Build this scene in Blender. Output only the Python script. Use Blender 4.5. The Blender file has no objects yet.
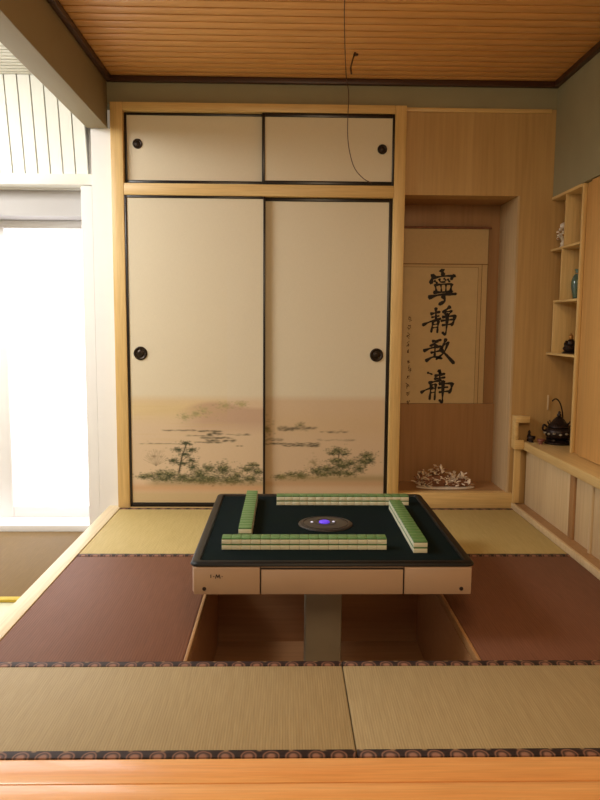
import bpy, bmesh, math, random
import numpy as np
from mathutils import Vector, Matrix
from math import pi, sin, cos, radians
random.seed(7); rng = np.random.default_rng(5)
S = bpy.context.scene; COL = S.collection
V = Vector
# ------------------------------------------------------------ materials
def lin(c):
    return tuple(((v/255)/12.92 if v/255 <= .04045 else ((v/255+.055)/1.055)**2.4) for v in c) + (1,)
class NT:
    def __init__(s, name, rough=.5, metal=0, spec=.5, coat=0):
        s.m = bpy.data.materials.new(name); s.m.use_nodes = True
        s.t = s.m.node_tree; s.b = s.t.nodes['Principled BSDF']
        s.b.inputs['Roughness'].default_value = rough; s.b.inputs['Metallic'].default_value = metal
        s.b.inputs['Specular IOR Level'].default_value = spec; s.b.inputs['Coat Weight'].default_value = coat
        s.tc = s.t.nodes.new('ShaderNodeTexCoord')
    def n(s, typ, **k):
        q = s.t.nodes.new(typ)
        for a, v in k.items():
            if a.startswith('_'): q.inputs[a[1:].replace('_', ' ')].default_value = v
            else: setattr(q, a, v)
        return q
    def l(s, a, b): s.t.links.new(a, b)
    def map(s, scale, src='Object', loc=(0, 0, 0)):
        mp = s.n('ShaderNodeMapping'); mp.inputs['Scale'].default_value = scale; mp.inputs['Location'].default_value = loc
        s.l(s.tc.outputs[src], mp.inputs['Vector']); return mp.outputs[0]
    def noise(s, scale, vec, detail=4, rough=.55, dist=0):
        q = s.n('ShaderNodeTexNoise', _Scale=scale, _Detail=detail, _Roughness=rough, _Distortion=dist); s.l(vec, q.inputs['Vector']); return q.outputs['Fac']
    def ramp(s, fac, stops):
        r = s.n('ShaderNodeValToRGB'); e = r.color_ramp.elements
        while len(e) < len(stops): e.new(.5)
        for i, (p, c) in enumerate(stops): e[i].position = p; e[i].color = c
        s.l(fac, r.inputs[0]); return r.outputs[0]
    def mix(s, a, b, fac, mode='MIX'):
        q = s.n('ShaderNodeMix', data_type='RGBA', blend_type=mode)
        for v, i in ((fac, 0), (a, 6), (b, 7)):
            if hasattr(v, 'links'): s.l(v, q.inputs[i])
            else: q.inputs[i].default_value = v
        return q.outputs[2]
    def math(s, op, a, b=None, c=None):
        q = s.n('ShaderNodeMath', operation=op)
        for i, v in enumerate((a, b, c)):
            if v is None: continue
            if hasattr(v, 'links'): s.l(v, q.inputs[i])
            else: q.inputs[i].default_value = v
        return q.outputs[0]
    def col(s, c): s.l(c, s.b.inputs['Base Color'])
    def bump(s, h, st=.3, d=.002):
        q = s.n('ShaderNodeBump', _Strength=st, _Distance=d); s.l(h, q.inputs['Height']); s.l(q.outputs[0], s.b.inputs['Normal'])

def plain(name, c, rough=.5, var=.06, scale=20, bump=0, **k):
    m = NT(name, rough, **k); a = lin(c)
    f = m.noise(scale, m.map((1, 1, 1)))
    m.col(m.ramp(f, [(.25, tuple(x*(1-var) for x in a[:3])+(1,)), (.75, tuple(min(1, x*(1+var)) for x in a[:3])+(1,))]))
    if bump: m.bump(f, bump)
    return m.m
def wood(name, c1, c2, axis='X', rough=.42, sc=1., coat=.0):
    m = NT(name, rough, coat=coat); k = {'X': (.6, 14, 14), 'Y': (14, .6, 14), 'Z': (14, 14, .6)}[axis]
    v = m.map(tuple(x*sc for x in k))
    f = m.noise(1.6, v, 6, .6, .6); g = m.noise(9, v, 3, .5)
    a = m.ramp(f, [(.28, lin(c1)), (.5, lin(tuple((x+y)/2 for x, y in zip(c1, c2)))), (.72, lin(c2))])
    d = m.ramp(g, [(.35, (.86, .84, .80, 1)), (.6, (1, 1, 1, 1))])
    m.col(m.mix(a, d, .8, 'MULTIPLY')); m.bump(g, .08)
    return m.m
def emis(name, c, st):
    m = NT(name, .5); m.b.inputs['Base Color'].default_value = lin(c)
    m.b.inputs['Emission Color'].default_value = lin(c); m.b.inputs['Emission Strength'].default_value = st; return m.m

M = {}
M['frame_wood'] = wood('frame_wood_upright', (214, 176, 112), (228, 196, 136), 'Z')
M['frame_wood_x'] = wood('frame_wood_rail', (214, 176, 112), (228, 196, 136), 'X')
M['frame_wood_y'] = wood('frame_wood_deep', (214, 178, 116), (228, 198, 138), 'Y')
M['panel_wood'] = wood('panel_wood', (186, 148, 92), (200, 162, 106), 'Z', sc=.4)
M['niche_wood'] = wood('niche_wood', (162, 120, 78), (174, 132, 88), 'Z', sc=.4)
M['niche_wall'] = wood('niche_wall', (200, 172, 130), (208, 180, 140), 'Z', sc=.5)
M['ceil_wood'] = wood('ceiling_wood', (220, 160, 92), (236, 178, 110), 'X')
M['cab_wood'] = wood('cabinet_wood', (214, 164, 98), (226, 178, 112), 'Z', sc=.4)
M['step_wood'] = wood('step_wood', (232, 160, 92), (246, 186, 118), 'X', rough=.3, coat=.2)
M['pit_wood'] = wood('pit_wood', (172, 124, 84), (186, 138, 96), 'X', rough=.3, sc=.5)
M['pale_wood'] = wood('pale_wood', (206, 178, 136), (220, 196, 156), 'Z', sc=.6)
M['trim_pale'] = wood('trim_pale', (226, 206, 166), (236, 218, 182), 'Y')
M['dark_trim'] = wood('dark_trim', (62, 36, 24), (78, 46, 30), 'X')
M['green_paint'] = plain('green_grey_paint', (150, 142, 112), .8, .05, 6)
M['beam_paint'] = plain('beam_paint', (146, 132, 102), .7, .04, 4)
M['white_paint'] = plain('white_paint', (236, 234, 232), .7, .02, 5)
M['white_slat'] = plain('white_slat', (238, 236, 226), .6, .02, 5)
M['slat_gap'] = plain('slat_gap', (150, 146, 138), .8, .02, 5)
M['grey_paint'] = plain('grey_paint', (176, 172, 170), .7, .03, 5)
M['lacquer'] = plain('black_lacquer', (26, 18, 14), .3, .1, 30)
M['bronze'] = plain('dark_bronze', (48, 36, 26), .35, .3, 120, metal=.6)
M['floor_pale'] = plain('pale_floor', (206, 206, 176), .4, .04, 8)
M['ink'] = plain('black_ink', (24, 16, 14), .6, .2, 60)
M['ink_faint'] = plain('faint_ink', (96, 64, 40), .7, .2, 60)
M['scroll_paper'] = plain('scroll_paper', (212, 188, 146), .8, .05, 14)
M['scroll_mount'] = plain('scroll_mount', (206, 178, 134), .7, .04, 50)
M['scroll_line'] = plain('scroll_line', (128, 92, 50), .7, .04, 50)
M['porcelain'] = plain('white_porcelain', (226, 214, 196), .3, .08, 60)
M['gilt'] = plain('gilt', (170, 120, 60), .4, .2, 60, metal=.4)
M['celadon'] = None
M['iron'] = plain('cast_iron', (44, 32, 28), .4, .35, 140, bump=.4, metal=.5)
M['iron_light'] = plain('worn_silver', (150, 140, 122), .4, .3, 100, metal=.4)
M['carve'] = plain('carved_stone', (240, 214, 192), .6, .3, 40)
M['carve_dark'] = plain('carved_wood', (128, 84, 58), .6, .3, 50)
M['cable'] = plain('cable', (74, 44, 30), .5, .1, 50)
M['body'] = plain('table_body', (186, 156, 132), .28, .03, 5, coat=.3)
M['body_gap'] = plain('table_gap', (40, 26, 20), .6, .03, 5)
M['rim'] = plain('table_rim', (16, 15, 14), .45, .1, 30, spec=.3)
M['steel'] = plain('pedestal_steel', (176, 168, 146), .4, .04, 10, metal=.2)
M['disc'] = plain('dome_plastic', (44, 40, 40), .35, .05, 10)
M['ivory'] = plain('tile_ivory', (238, 236, 210), .3, .03, 40)
M['jade'] = plain('tile_green', (88, 132, 78), .3, .05, 40)
M['purple_light'] = emis('purple_lamp', (92, 60, 210), .8)
M['white_light'] = emis('white_lamp', (200, 200, 220), .7)
M['daylight'] = emis('window_daylight', (250, 248, 255), 1.6)
# felt
m = NT('green_felt', .95, spec=.1); f = m.noise(300, m.map((1, 1, 1))); g = m.noise(4, m.map((1, 1, 1)))
m.col(m.mix(m.ramp(f, [(.3, lin((6, 20, 16))), (.7, lin((13, 31, 25)))]), lin((10, 18, 30)), m.math('MULTIPLY', g, .7))); m.bump(f, .2); M['felt'] = m.m
# celadon vase
m = NT('celadon', .2, coat=.5); g = m.noise(26, m.map((1, 1, 1)))
m.col(m.ramp(g, [(.3, lin((60, 84, 54))), (.5, lin((78, 104, 88))), (.7, lin((80, 100, 104)))])); M['celadon'] = m.m
# tatami
def tatami(name, c1, c2, c3, period=.0075):
    m = NT(name, .62, spec=.35)
    w = m.n('ShaderNodeTexWave', wave_type='BANDS', bands_direction='X', _Scale=.314/period, _Distortion=.25, _Detail=1.0)
    m.l(m.map((1, 1, 1)), w.inputs['Vector'])
    w2 = m.n('ShaderNodeTexWave', wave_type='BANDS', bands_direction='Y', _Scale=.314/.004, _Distortion=1.2)
    m.l(m.map((1, 1, 1)), w2.inputs['Vector'])
    straw = m.noise(3, m.map((60, 3, 3)), 4); big = m.noise(2.2, m.map((1, 1, 1)), 3)
    a = m.ramp(straw, [(.3, lin(c1)), (.7, lin(c2))])
    a = m.mix(a, lin(c3), m.math('MULTIPLY', big, .45))
    a = m.mix(a, m.ramp(w.outputs['Fac'], [(0, (.74, .72, .68, 1)), (.35, (1, 1, 1, 1))]), .55, 'MULTIPLY')
    a = m.mix(a, m.ramp(w2.outputs['Fac'], [(0, (.8, .8, .8, 1)), (.6, (1, 1, 1, 1))]), .3, 'MULTIPLY')
    m.col(a); m.bump(m.math('ADD', w.outputs['Fac'], m.math('MULTIPLY', w2.outputs['Fac'], .4)), .35, .0015); return m.m
M['tatami'] = tatami('tatami_straw', (186, 164, 104), (202, 180, 122), (176, 158, 102))
M['tatami_pale'] = tatami('tatami_straw_pale', (166, 144, 104), (184, 162, 120), (156, 138, 102))
M['tatami_brown'] = tatami('tatami_brown', (112, 72, 52), (128, 84, 62), (114, 74, 54), .009)
M['mat_umber'] = tatami('mat_umber', (118, 92, 46), (132, 104, 56), (112, 88, 44), .01)
M['mat_edge_yellow'] = plain('yellow_binding', (206, 178, 70), .7, .1, 60)
# brocade binding: dark ground, scallops and knots along X
m = NT('brocade', .7)
sx = m.n('ShaderNodeSeparateXYZ'); m.l(m.tc.outputs['Object'], sx.inputs[0])
x = sx.outputs[0]; y = sx.outputs[1]
def scal(per, off, r, cy, amp):
    u = m.math('SUBTRACT', m.math('FRACT', m.math('ADD', m.math('DIVIDE', x, per), off)), .5)
    u = m.math('MULTIPLY', u, per)
    v = m.math('SUBTRACT', y, cy)
    d = m.math('SQRT', m.math('ADD', m.math('MULTIPLY', u, u), m.math('MULTIPLY', m.math('MULTIPLY', v, v), amp)))
    return d
wob = m.math('MULTIPLY', m.math('SUBTRACT', m.noise(22, m.map((1, .2, 1)), 2), .5), .016)
x = m.math('ADD', x, wob)
d1 = scal(.058, 0, 0, -.013, .9)
inner = m.ramp(d1, [(.0, (1, 1, 1, 1)), (.0105, (1, 1, 1, 1)), (.0125, (0, 0, 0, 1)), (.0155, (0, 0, 0, 1)), (.0175, (.8, .8, .8, 1)), (.0205, (.8, .8, .8, 1)), (.0225, (0, 0, 0, 1))])
d2 = scal(.083, .35, 0, .013, 1.3)
top = m.ramp(d2, [(.0, (1, 1, 1, 1)), (.006, (1, 1, 1, 1)), (.008, (0, 0, 0, 1))])
a = m.mix(lin((38, 20, 16)), lin((158, 112, 90)), m.math('MULTIPLY', inner, .85))
a = m.mix(a, lin((140, 112, 80)), top)
m.col(a); m.bump(inner, .3, .001); M['brocade'] = m.m
# painted paper (colour attribute = the ink painting)
m = NT('painted_paper', .75, spec=.2)
at = m.n('ShaderNodeAttribute', attribute_name='ink'); w = m.noise(10, m.map((50, 50, 4)), 3); w2 = m.noise(10, m.map((4, 50, 50)), 3)
a = m.mix(at.outputs['Color'], m.ramp(w, [(.3, (.93, .93, .92, 1)), (.7, (1, 1, 1, 1))]), .7, 'MULTIPLY')
a = m.mix(a, m.ramp(w2, [(.3, (.95, .95, .93, 1)), (.7, (1, 1, 1, 1))]), .7, 'MULTIPLY'); m.col(a); M['painted'] = m.m

# ------------------------------------------------------------ mesh helpers
def wl(o):
    p = V((0, 0, 0))
    while o: p = p + o.location; o = o.parent
    return p
def link(name, bm, mats, parent=None, origin=None, smooth=False):
    """one mesh object; vertices given in world space, origin at the parent's (or given) point"""
    org = V(origin) if origin is not None else (wl(parent) if parent else None)
    if org is None:
        xs = [v.co for v in bm.verts]
        org = V(((min(p.x for p in xs)+max(p.x for p in xs))/2, (min(p.y for p in xs)+max(p.y for p in xs))/2, min(p.z for p in xs)))
    bmesh.ops.translate(bm, verts=bm.verts, vec=-org)
    me = bpy.data.meshes.new(name); bm.to_mesh(me); bm.free()
    for q in (mats if isinstance(mats, (list, tuple)) else [mats]): me.materials.append(q)
    if smooth:
        for p in me.polygons: p.use_smooth = True
        if smooth != 'all': me.set_sharp_from_angle(angle=radians(38))
    o = bpy.data.objects.new(name, me); COL.objects.link(o)
    if parent: o.parent = parent; o.location = org - wl(parent)
    else: o.location = org
    return o
def empty(name, loc, label, cat, group=None):
    o = bpy.data.objects.new(name, None); o.empty_display_size = .05; COL.objects.link(o); o.location = loc
    return tag(o, label, cat, group)
def tag(o, label=None, cat=None, group=None, kind=None):
    if label: o['label'] = label
    if cat: o['category'] = cat
    if group: o['group'] = group
    if kind: o['kind'] = kind
    return o
def add_box(bm, x0, x1, y0, y1, z0, z1, bev=.0, seg=2, mi=0):
    t = bmesh.new(); bmesh.ops.create_cube(t, size=1)
    for v in t.verts: v.co = V((x0+(v.co.x+.5)*(x1-x0), y0+(v.co.y+.5)*(y1-y0), z0+(v.co.z+.5)*(z1-z0)))
    if bev: bmesh.ops.bevel(t, geom=t.edges[:], offset=min(bev, .45*min(x1-x0, y1-y0, z1-z0)), segments=seg, profile=.5, affect='EDGES')
    for f in t.faces: f.material_index = mi
    merge(bm, t)
def merge(bm, t):
    me = bpy.data.meshes.new('tmp'); t.to_mesh(me); t.free(); bm.from_mesh(me); bpy.data.meshes.remove(me)
def box(name, b, mat, parent=None, bev=.002, **k):
    bm = bmesh.new(); add_box(bm, *b, bev=bev); return link(name, bm, mat, parent, smooth=True, **k)
def struct(name, b, mat, bev=.0):
    return tag(box(name, b, mat, None, bev), kind='structure')
def boxes(name, bl, mat, parent=None, bev=.002, **k):
    bm = bmesh.new()
    for b in bl: add_box(bm, *b, bev=bev)
    return link(name, bm, mat, parent, smooth=True, **k)
def lathe(bm, cx, cy, z0, prof, seg=24, sx=1, sy=1, axis='Z'):
    rings = []
    for r, z in prof:
        ring = []
        for i in range(seg):
            a = 2*pi*i/seg
            if axis == 'Z': p = (cx+r*cos(a)*sx, cy+r*sin(a)*sy, z0+z)
            else: p = (cx+r*cos(a), cy-z, z0+r*sin(a))      # axis towards -Y
            ring.append(bm.verts.new(p))
        rings.append(ring)
    for a, b in zip(rings, rings[1:]):
        for i in range(seg): bm.faces.new((a[i], a[(i+1) % seg], b[(i+1) % seg], b[i]))
    bm.faces.new(rings[0][::-1]); bm.faces.new(rings[-1])
    bmesh.ops.recalc_face_normals(bm, faces=bm.faces)
def smooth_pts(pts, n=6):
    out = []; P = [V(p) for p in pts]; P = [P[0]*2-P[1]]+P+[P[-1]*2-P[-2]]
    for i in range(1, len(P)-2):
        for k in range(n):
            t = k/n; a, b, c, d = P[i-1:i+3]
            out.append(.5*((2*b)+(c-a)*t+(2*a-5*b+4*c-d)*t*t+(3*b-a-3*c+d)*t**3))
    out.append(P[-2]); return out
def tube(bm, pts, rad, seg=8):
    P = [V(p) for p in pts]; rings = []; up = None
    for i, p in enumerate(P):
        t = (P[min(i+1, len(P)-1)]-P[max(i-1, 0)]).normalized()
        if up is None: up = t.orthogonal().normalized()
        up = (up-t*up.dot(t)).normalized(); s = t.cross(up); r = rad(i/(len(P)-1)) if callable(rad) else rad
        rings.append([bm.verts.new(p+(up*cos(2*pi*k/seg)+s*sin(2*pi*k/seg))*r) for k in range(seg)])
    for a, b in zip(rings, rings[1:]):
        for k in range(seg): bm.faces.new((a[k], a[(k+1) % seg], b[(k+1) % seg], b[k]))
    bm.faces.new(rings[0][::-1]); bm.faces.new(rings[-1])
def ball(bm, c, r, sub=2, noise=0):
    t = bmesh.new(); bmesh.ops.create_icosphere(t, subdivisions=sub, radius=1)
    r = r if isinstance(r, (tuple, list)) else (r, r, r)
    for v in t.verts:
        k = 1+random.uniform(-noise, noise); v.co = V((c[0]+v.co.x*r[0]*k, c[1]+v.co.y*r[1]*k, c[2]+v.co.z*r[2]*k))
    merge(bm, t)

# ------------------------------------------------------------ main dimensions
W = 4.12                # plane of the closet wall
XL, XR = -.99, 1.38     # matted area
CZ = 2.497               # ceiling
PX0, PX1, PY0, PY1 = -.32, .64, 2.165, 3.19   # leg pit

# ------------------------------------------------------------ setting
bm = bmesh.new()
for b in ((-4.2, PX0-.021, -2.2, 4.6), (PX1+.021, 3.2, -2.2, 4.6), (PX0-.021, PX1+.021, -2.2, PY0-.021), (PX0-.021, PX1+.021, PY1+.021, 4.6)): add_box(bm, *b, -.26, -.2)
tag(link('floor', bm, M['floor_pale']), kind='structure')
bm = bmesh.new()   # raised platform around the pit
for b in ((XL, XR+.4, 1.66, PY0-.021, -.198, -.03), (XL, PX0-.021, PY0-.021, PY1+.021, -.198, -.03), (PX1+.021, XR+.4, PY0-.021, PY1+.021, -.198, -.03), (XL, XR+.4, PY1+.021, W+.3, -.198, -.03)):
    add_box(bm, *b)
tag(link('trim_1', bm, M['step_wood']), kind='structure')
# front step boards with grooves
boxes('trim_2', [(-1.09, 1.76, 1.56, 1.655, -.03, .0), (-1.09, 1.76, 1.485, 1.558, -.03, .0), (-1.09, 1.76, 1.30, 1.483, -.03, .0), (-1.09, 1.76, 1.33, 1.36, -.198, -.032)], M['step_wood'], bev=.004)['kind'] = 'structure'
struct('trim_3', (-1.066, XL, 1.657, W-.002, -.198, .004), M['trim_pale'], .004)
# pit shell
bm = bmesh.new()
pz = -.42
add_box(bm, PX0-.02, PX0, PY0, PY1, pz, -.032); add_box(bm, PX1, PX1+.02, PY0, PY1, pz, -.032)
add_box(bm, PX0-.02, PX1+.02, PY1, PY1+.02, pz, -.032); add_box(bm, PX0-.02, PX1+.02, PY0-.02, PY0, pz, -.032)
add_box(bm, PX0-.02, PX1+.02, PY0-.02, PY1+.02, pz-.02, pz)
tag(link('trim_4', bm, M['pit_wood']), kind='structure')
# edge lining of the pit, pale line seen along both sides
boxes('trim_5', [(PX0-.012, PX0, PY0, PY1, -.03, .002), (PX1, PX1+.012, PY0, PY1, -.03, .002), (PX0-.012, PX1+.012, PY1, PY1+.012, -.03, .002)], M['niche_wood'], bev=.002)['kind'] = 'structure'

# ceiling: boards along X with grooves
bm = bmesh.new(); yy = W
while yy > .2:
    add_box(bm, -1.025, 1.56, yy-.069, yy-.004, CZ, CZ+.03, bev=.006, seg=2); yy -= .073
add_box(bm, -1.025, 1.56, .1, W, CZ+.022, CZ+.04)
tag(link('ceiling', bm, M['ceil_wood'], smooth=True), kind='structure')
struct('trim_6', (-1.025, 1.56, W-.03, W-.001, CZ-.032, CZ-.001), M['dark_trim'], .003)
struct('trim_7', (-1.025, -.995, .3, W-.032, CZ-.032, CZ-.001), M['dark_trim'], .003)
struct('trim_8', (1.53, 1.559, .3, W-.032, CZ-.032, CZ-.001), M['dark_trim'], .003)
# beam over the opening to the left
struct('trim_9', (-1.145, -1.026, -.5, W-.001, 2.212, CZ+.1), M['beam_paint'], .004)

# back wall around closet and niche
bm = bmesh.new()
add_box(bm, -1.125, -1.004, W, W+.12, -.198, 2.211)
tag(link('wall_left', bm, M['white_paint']), kind='structure')
NX0, NX1, NZ0, NZ1, NY = .682, 1.368, .085, 1.86, W+.33
struct('wall_back', (-1.1, 1.8, W, W+.12, 2.349, 2.6), M['green_paint'])
bm = bmesh.new()
add_box(bm, NX0, 1.8, W, W+.12, NZ1, 2.348); add_box(bm, NX1, 1.8, W, W+.36, -.02, NZ1)
tag(link('wall_niche', bm, M['panel_wood']), kind='structure')
bm = bmesh.new()
add_box(bm, NX0-.03, NX1, NY, NY+.02, -.02, NZ1+.02); add_box(bm, NX0-.03, NX1, W+.12, NY, NZ1, NZ1+.02)
add_box(bm, NX0-.03, NX1, NY-.02, NY-.001, NZ0, .60)
tag(link('wall_alcove', bm, M['niche_wood']), kind='structure')
struct('wall_alcove_side', (NX1-.012, NX1-.001, W, NY-.001, NZ0, NZ1-.001), M['niche_wall'])
struct('wall_alcove_left', (NX0-.03, NX0-.002, W+.02, NY-.001, NZ0, NZ1-.001), M['niche_wood'])
struct('floor_alcove', (NX0-.03, NX1, W+.05, NY, NZ0-.03, NZ0), M['niche_wood'])
boxes('trim_10', [(NX0, NX1+.02, W-.02, W+.05, -.03, NZ0+.003)], M['frame_wood_x'], bev=.004)['kind'] = 'structure'
# closet frame: posts and rails
struct('trim_11', (-1.003, -.932, W-.045, W+.12, -.03, 2.348), M['frame_wood'], .004)
struct('trim_12', (.619, .684, W-.045, W+.12, -.03, 2.348), M['frame_wood'], .004)
struct('trim_13', (-.932, .619, W-.045, W+.12, 2.301, 2.348), M['frame_wood_x'], .004)
struct('trim_14', (-.932, .619, W-.045, W+.12, 1.835, 1.902), M['frame_wood_x'], .004)
struct('trim_15', (-.932, .619, W-.045, W+.12, -.03, .004), M['frame_wood_x'], .002)
struct('wall_closet', (-.932, .619, W+.10, W+.12, .004, 2.31), M['niche_wood'])
struct('trim_16', (.685, 1.53, W-.012, W-.0, 2.325, 2.348), M['frame_wood_x'], .003)

# right wall: painted header above the built-in units, wall behind them
bm = bmesh.new()
add_box(bm, 1.56, 1.8, -.5, W-.001, 1.855, CZ+.1)
tag(link('wall_right', bm, M['green_paint']), kind='structure')
struct('wall_right_lower', (1.765, 1.8, -.5, W-.001, -.198, 1.854), M['panel_wood'])

# left room seen through the opening
bm = bmesh.new(); LY = W+.12
add_box(bm, -4.2, -1.13, LY, LY+.06, 1.89, 2.75)
add_box(bm, -1.19, -1.126, LY-.12, LY+.06, -.198, 1.89)
add_box(bm, -4.2, -3.0, LY, LY+.06, -.198, 1.89)
tag(link('wall_far', bm, M['white_paint']), kind='structure')
bm = bmesh.new()   # ledge above the recess
add_box(bm, -4.2, -1.126, LY-.10, LY-.001, 1.90, 1.962, bev=.004)
tag(link('trim_17', bm, M['white_slat'], smooth=True), kind='structure')
struct('trim_18', (-4.2, -1.195, LY+.02, LY+.3, 1.74, 1.889), M['grey_paint'])
struct('wall_recess', (-1.194, -1.15, LY+.062, LY+.32, -.198, 1.889), M['white_paint'])
struct('floor_left', (-4.2, -1.2, LY-.001, LY+.32, -.199, -.16), M['white_paint'])
boxes('baseboard_left', [(-4.2, -1.13, LY-.03, LY+.001, -.198, -.15)], M['white_paint'], bev=.003)['kind'] = 'structure'
# upright boards above the ledge, leaning forward at the top
bm = bmesh.new(); xx = -1.17
while xx > -3.6:
    for (a, b, mi) in ((xx-.066, xx, 0),):
        vs = []
        for (z, dy) in ((1.963, .0), (2.50, -.09)):
            for (px, q) in ((a, 0), (b, 0), (b, .02), (a, .02)): vs.append(bm.verts.new((px, LY-.035+dy+q, z)))
        for f in ((0, 1, 2, 3), (7, 6, 5, 4), (0, 4, 5, 1), (1, 5, 6, 2), (2, 6, 7, 3), (3, 7, 4, 0)): bm.faces.new([vs[i] for i in f])
    xx -= .0735
bmesh.ops.recalc_face_normals(bm, faces=bm.faces)
tag(link('wall_slats', bm, M['white_slat']), kind='structure')
bm = bmesh.new()
vs = [bm.verts.new(p) for p in ((-3.7, LY-.008, 1.963), (-1.17, LY-.008, 1.963), (-1.17, LY-.10, 2.5), (-3.7, LY-.10, 2.5), (-3.7, LY-.001, 1.963), (-1.17, LY-.001, 1.963), (-1.17, LY-.001, 2.5), (-3.7, LY-.001, 2.5))]
for f in ((0, 1, 2, 3), (4, 5, 6, 7), (0, 1, 5, 4), (3, 2, 6, 7), (0, 3, 7, 4), (1, 2, 6, 5)): bm.faces.new([vs[i] for i in f])
bmesh.ops.recalc_face_normals(bm, faces=bm.faces)
tag(link('wall_slat_backing', bm, M['slat_gap']), kind='structure')
bm = bmesh.new(); yy = LY-.13
while yy > .5:
    add_box(bm, -4.2, -1.146, yy-.03, yy, 2.50, 2.53); yy -= .045
add_box(bm, -4.2, -1.146, .4, LY, 2.53, 2.56)
tag(link('ceiling_left', bm, M['white_slat']), kind='structure')
struct('wall_outer', (-4.26, -4.2, -.5, LY+.3, -.198, 2.6), M['white_paint'])
# window filling the recess: frame, mullions, bright frosted panes
win = tag(boxes('window_1', [(-3.0, -2.95, LY+.20, LY+.25, -.16, 1.72), (-1.24, -1.195, LY+.20, LY+.25, -.16, 1.739), (-3.0, -1.195, LY+.20, LY+.25, 1.69, 1.739),
    (-3.0, -1.195, LY+.20, LY+.25, -.16, -.09), (-1.86, -1.77, LY+.19, LY+.25, -.16, 1.70)], M['white_paint'], bev=.003), kind='structure')
box('pane', (-2.96, -1.84, LY+.225, LY+.235, -.1, 1.70), M['daylight'], win, .0); box('pane', (-1.80, -1.23, LY+.225, LY+.235, -.1, 1.70), M['daylight'], win, .0)

# ------------------------------------------------------------ tatami mats
def mat(x0, x1, y0, y1, m, label, heri=(), group='tatami mats of the raised floor'):
    t = empty('tatami_mat', ((x0+x1)/2, (y0+y1)/2, -.029), label, 'mat', group)
    h = .031
    ya = y0+(h if 0 in heri else 0); yb = y1-(h if 1 in heri else 0)
    box('mat_body', (x0+.0015, x1-.0015, ya, yb, -.029, .0), M[m], t, .003)
    for k in heri:
        c = (y0+h/2) if k == 0 else (y1-h/2)
        bm = bmesh.new(); add_box(bm, x0+.0015, x1-.0015, c-h/2, c+h/2, -.029, .0015, bev=.002)
        o = link('cloth_border', bm, M['brocade'], t, origin=(x0, c, 0), smooth=True)
        o['label'] = 'dark brocade border with pale scallops'
    return t
SE = .188
mat(XL, SE, 1.657, PY0-.001, 'tatami_pale', 'straw coloured front tatami mat left of the seam, along the wooden step', (0, 1))
mat(SE, XR, 1.657, PY0-.001, 'tatami_pale', 'straw coloured front tatami mat right of the seam, along the wooden step', (0, 1))
mat(XL, PX0-.013, PY0, 3.20, 'tatami_brown', 'reddish brown tatami mat left of the mahjong table')
mat(PX1+.013, XR, PY0, 3.20, 'tatami_brown', 'reddish brown tatami mat right of the mahjong table')
mat(XL, SE, 3.205, W-.046, 'tatami', 'straw coloured tatami mat against the closet doors, back left', (0, 1))
mat(SE, XR, 3.205, W-.046, 'tatami', 'straw coloured tatami mat before the alcove, back right', (0, 1))
t = empty('floor_mat', (-1.9, 3.7, -.199), 'olive brown floor mat with yellow edge in the bright room left', 'mat')
box('mat_body', (-2.9, -1.068, 3.17, LY-.04, -.199, -.185), M['mat_umber'], t); box('mat_edge', (-2.9, -1.068, 3.13, 3.168, -.199, -.184), M['mat_edge_yellow'], t)['label'] = 'yellow edge binding'

# ------------------------------------------------------------ ink painting
def paint(w_px, h_px, seed):
    """numpy canvas in linear colour; row 0 = top; returns canvas and dab functions (coordinates in px)"""
    r = np.random.default_rng(seed); H, Wd = h_px, w_px
    yy, xx = np.mgrid[0:H, 0:Wd].astype(float)
    cv = np.zeros((H, Wd, 3)); cv[:] = lin((222, 210, 186))[:3]
    def blend(a, c):
        c = np.array(lin(c)[:3]); a = np.clip(a, 0, 1)[..., None]; cv[:] = cv*(1-a)+c*a
    def dab(x, y, rx, ry, c, al):
        i0, i1, j0, j1 = max(0, int(x-2.2*rx)), min(Wd, int(x+2.2*rx)+2), max(0, int(y-2.2*ry)), min(H, int(y+2.2*ry)+2)
        if i0 >= i1 or j0 >= j1: return
        d = ((xx[j0:j1, i0:i1]-x)/rx)**2+((yy[j0:j1, i0:i1]-y)/ry)**2; a = (al*np.exp(-d*1.2))[..., None]
        cv[j0:j1, i0:i1] = cv[j0:j1, i0:i1]*(1-a)+np.array(lin(c)[:3])*a
    def clump(x, y, rx, ry, n, cs, al=.5, s=1.6, fl=.7):
        for _ in range(n):
            a = r.uniform(0, 2*pi); k = abs(r.normal(0, .62))
            dab(x+rx*k*cos(a), y+ry*k*sin(a), s*r.uniform(.7, 1.6), s*fl*r.uniform(.6, 1.3), cs[r.integers(len(cs))], al*r.uniform(.5, 1))
    def line(x0, y0, x1, y1, wd, c, al, jit=0):
        n = int(max(abs(x1-x0), abs(y1-y0)))+2
        for i in range(n):
            t = i/(n-1); dab(x0+(x1-x0)*t+r.normal(0, jit), y0+(y1-y0)*t+r.normal(0, jit), wd, wd, c, al)
    return cv, blend, dab, clump, line, xx, yy, r
GR = [(84, 96, 62), (64, 78, 52), (106, 112, 74), (92, 88, 60)]; DK = [(50, 54, 42), (70, 70, 52), (88, 82, 60)]; PALE = [(184, 170, 124), (170, 160, 120), (196, 180, 132)]
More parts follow.
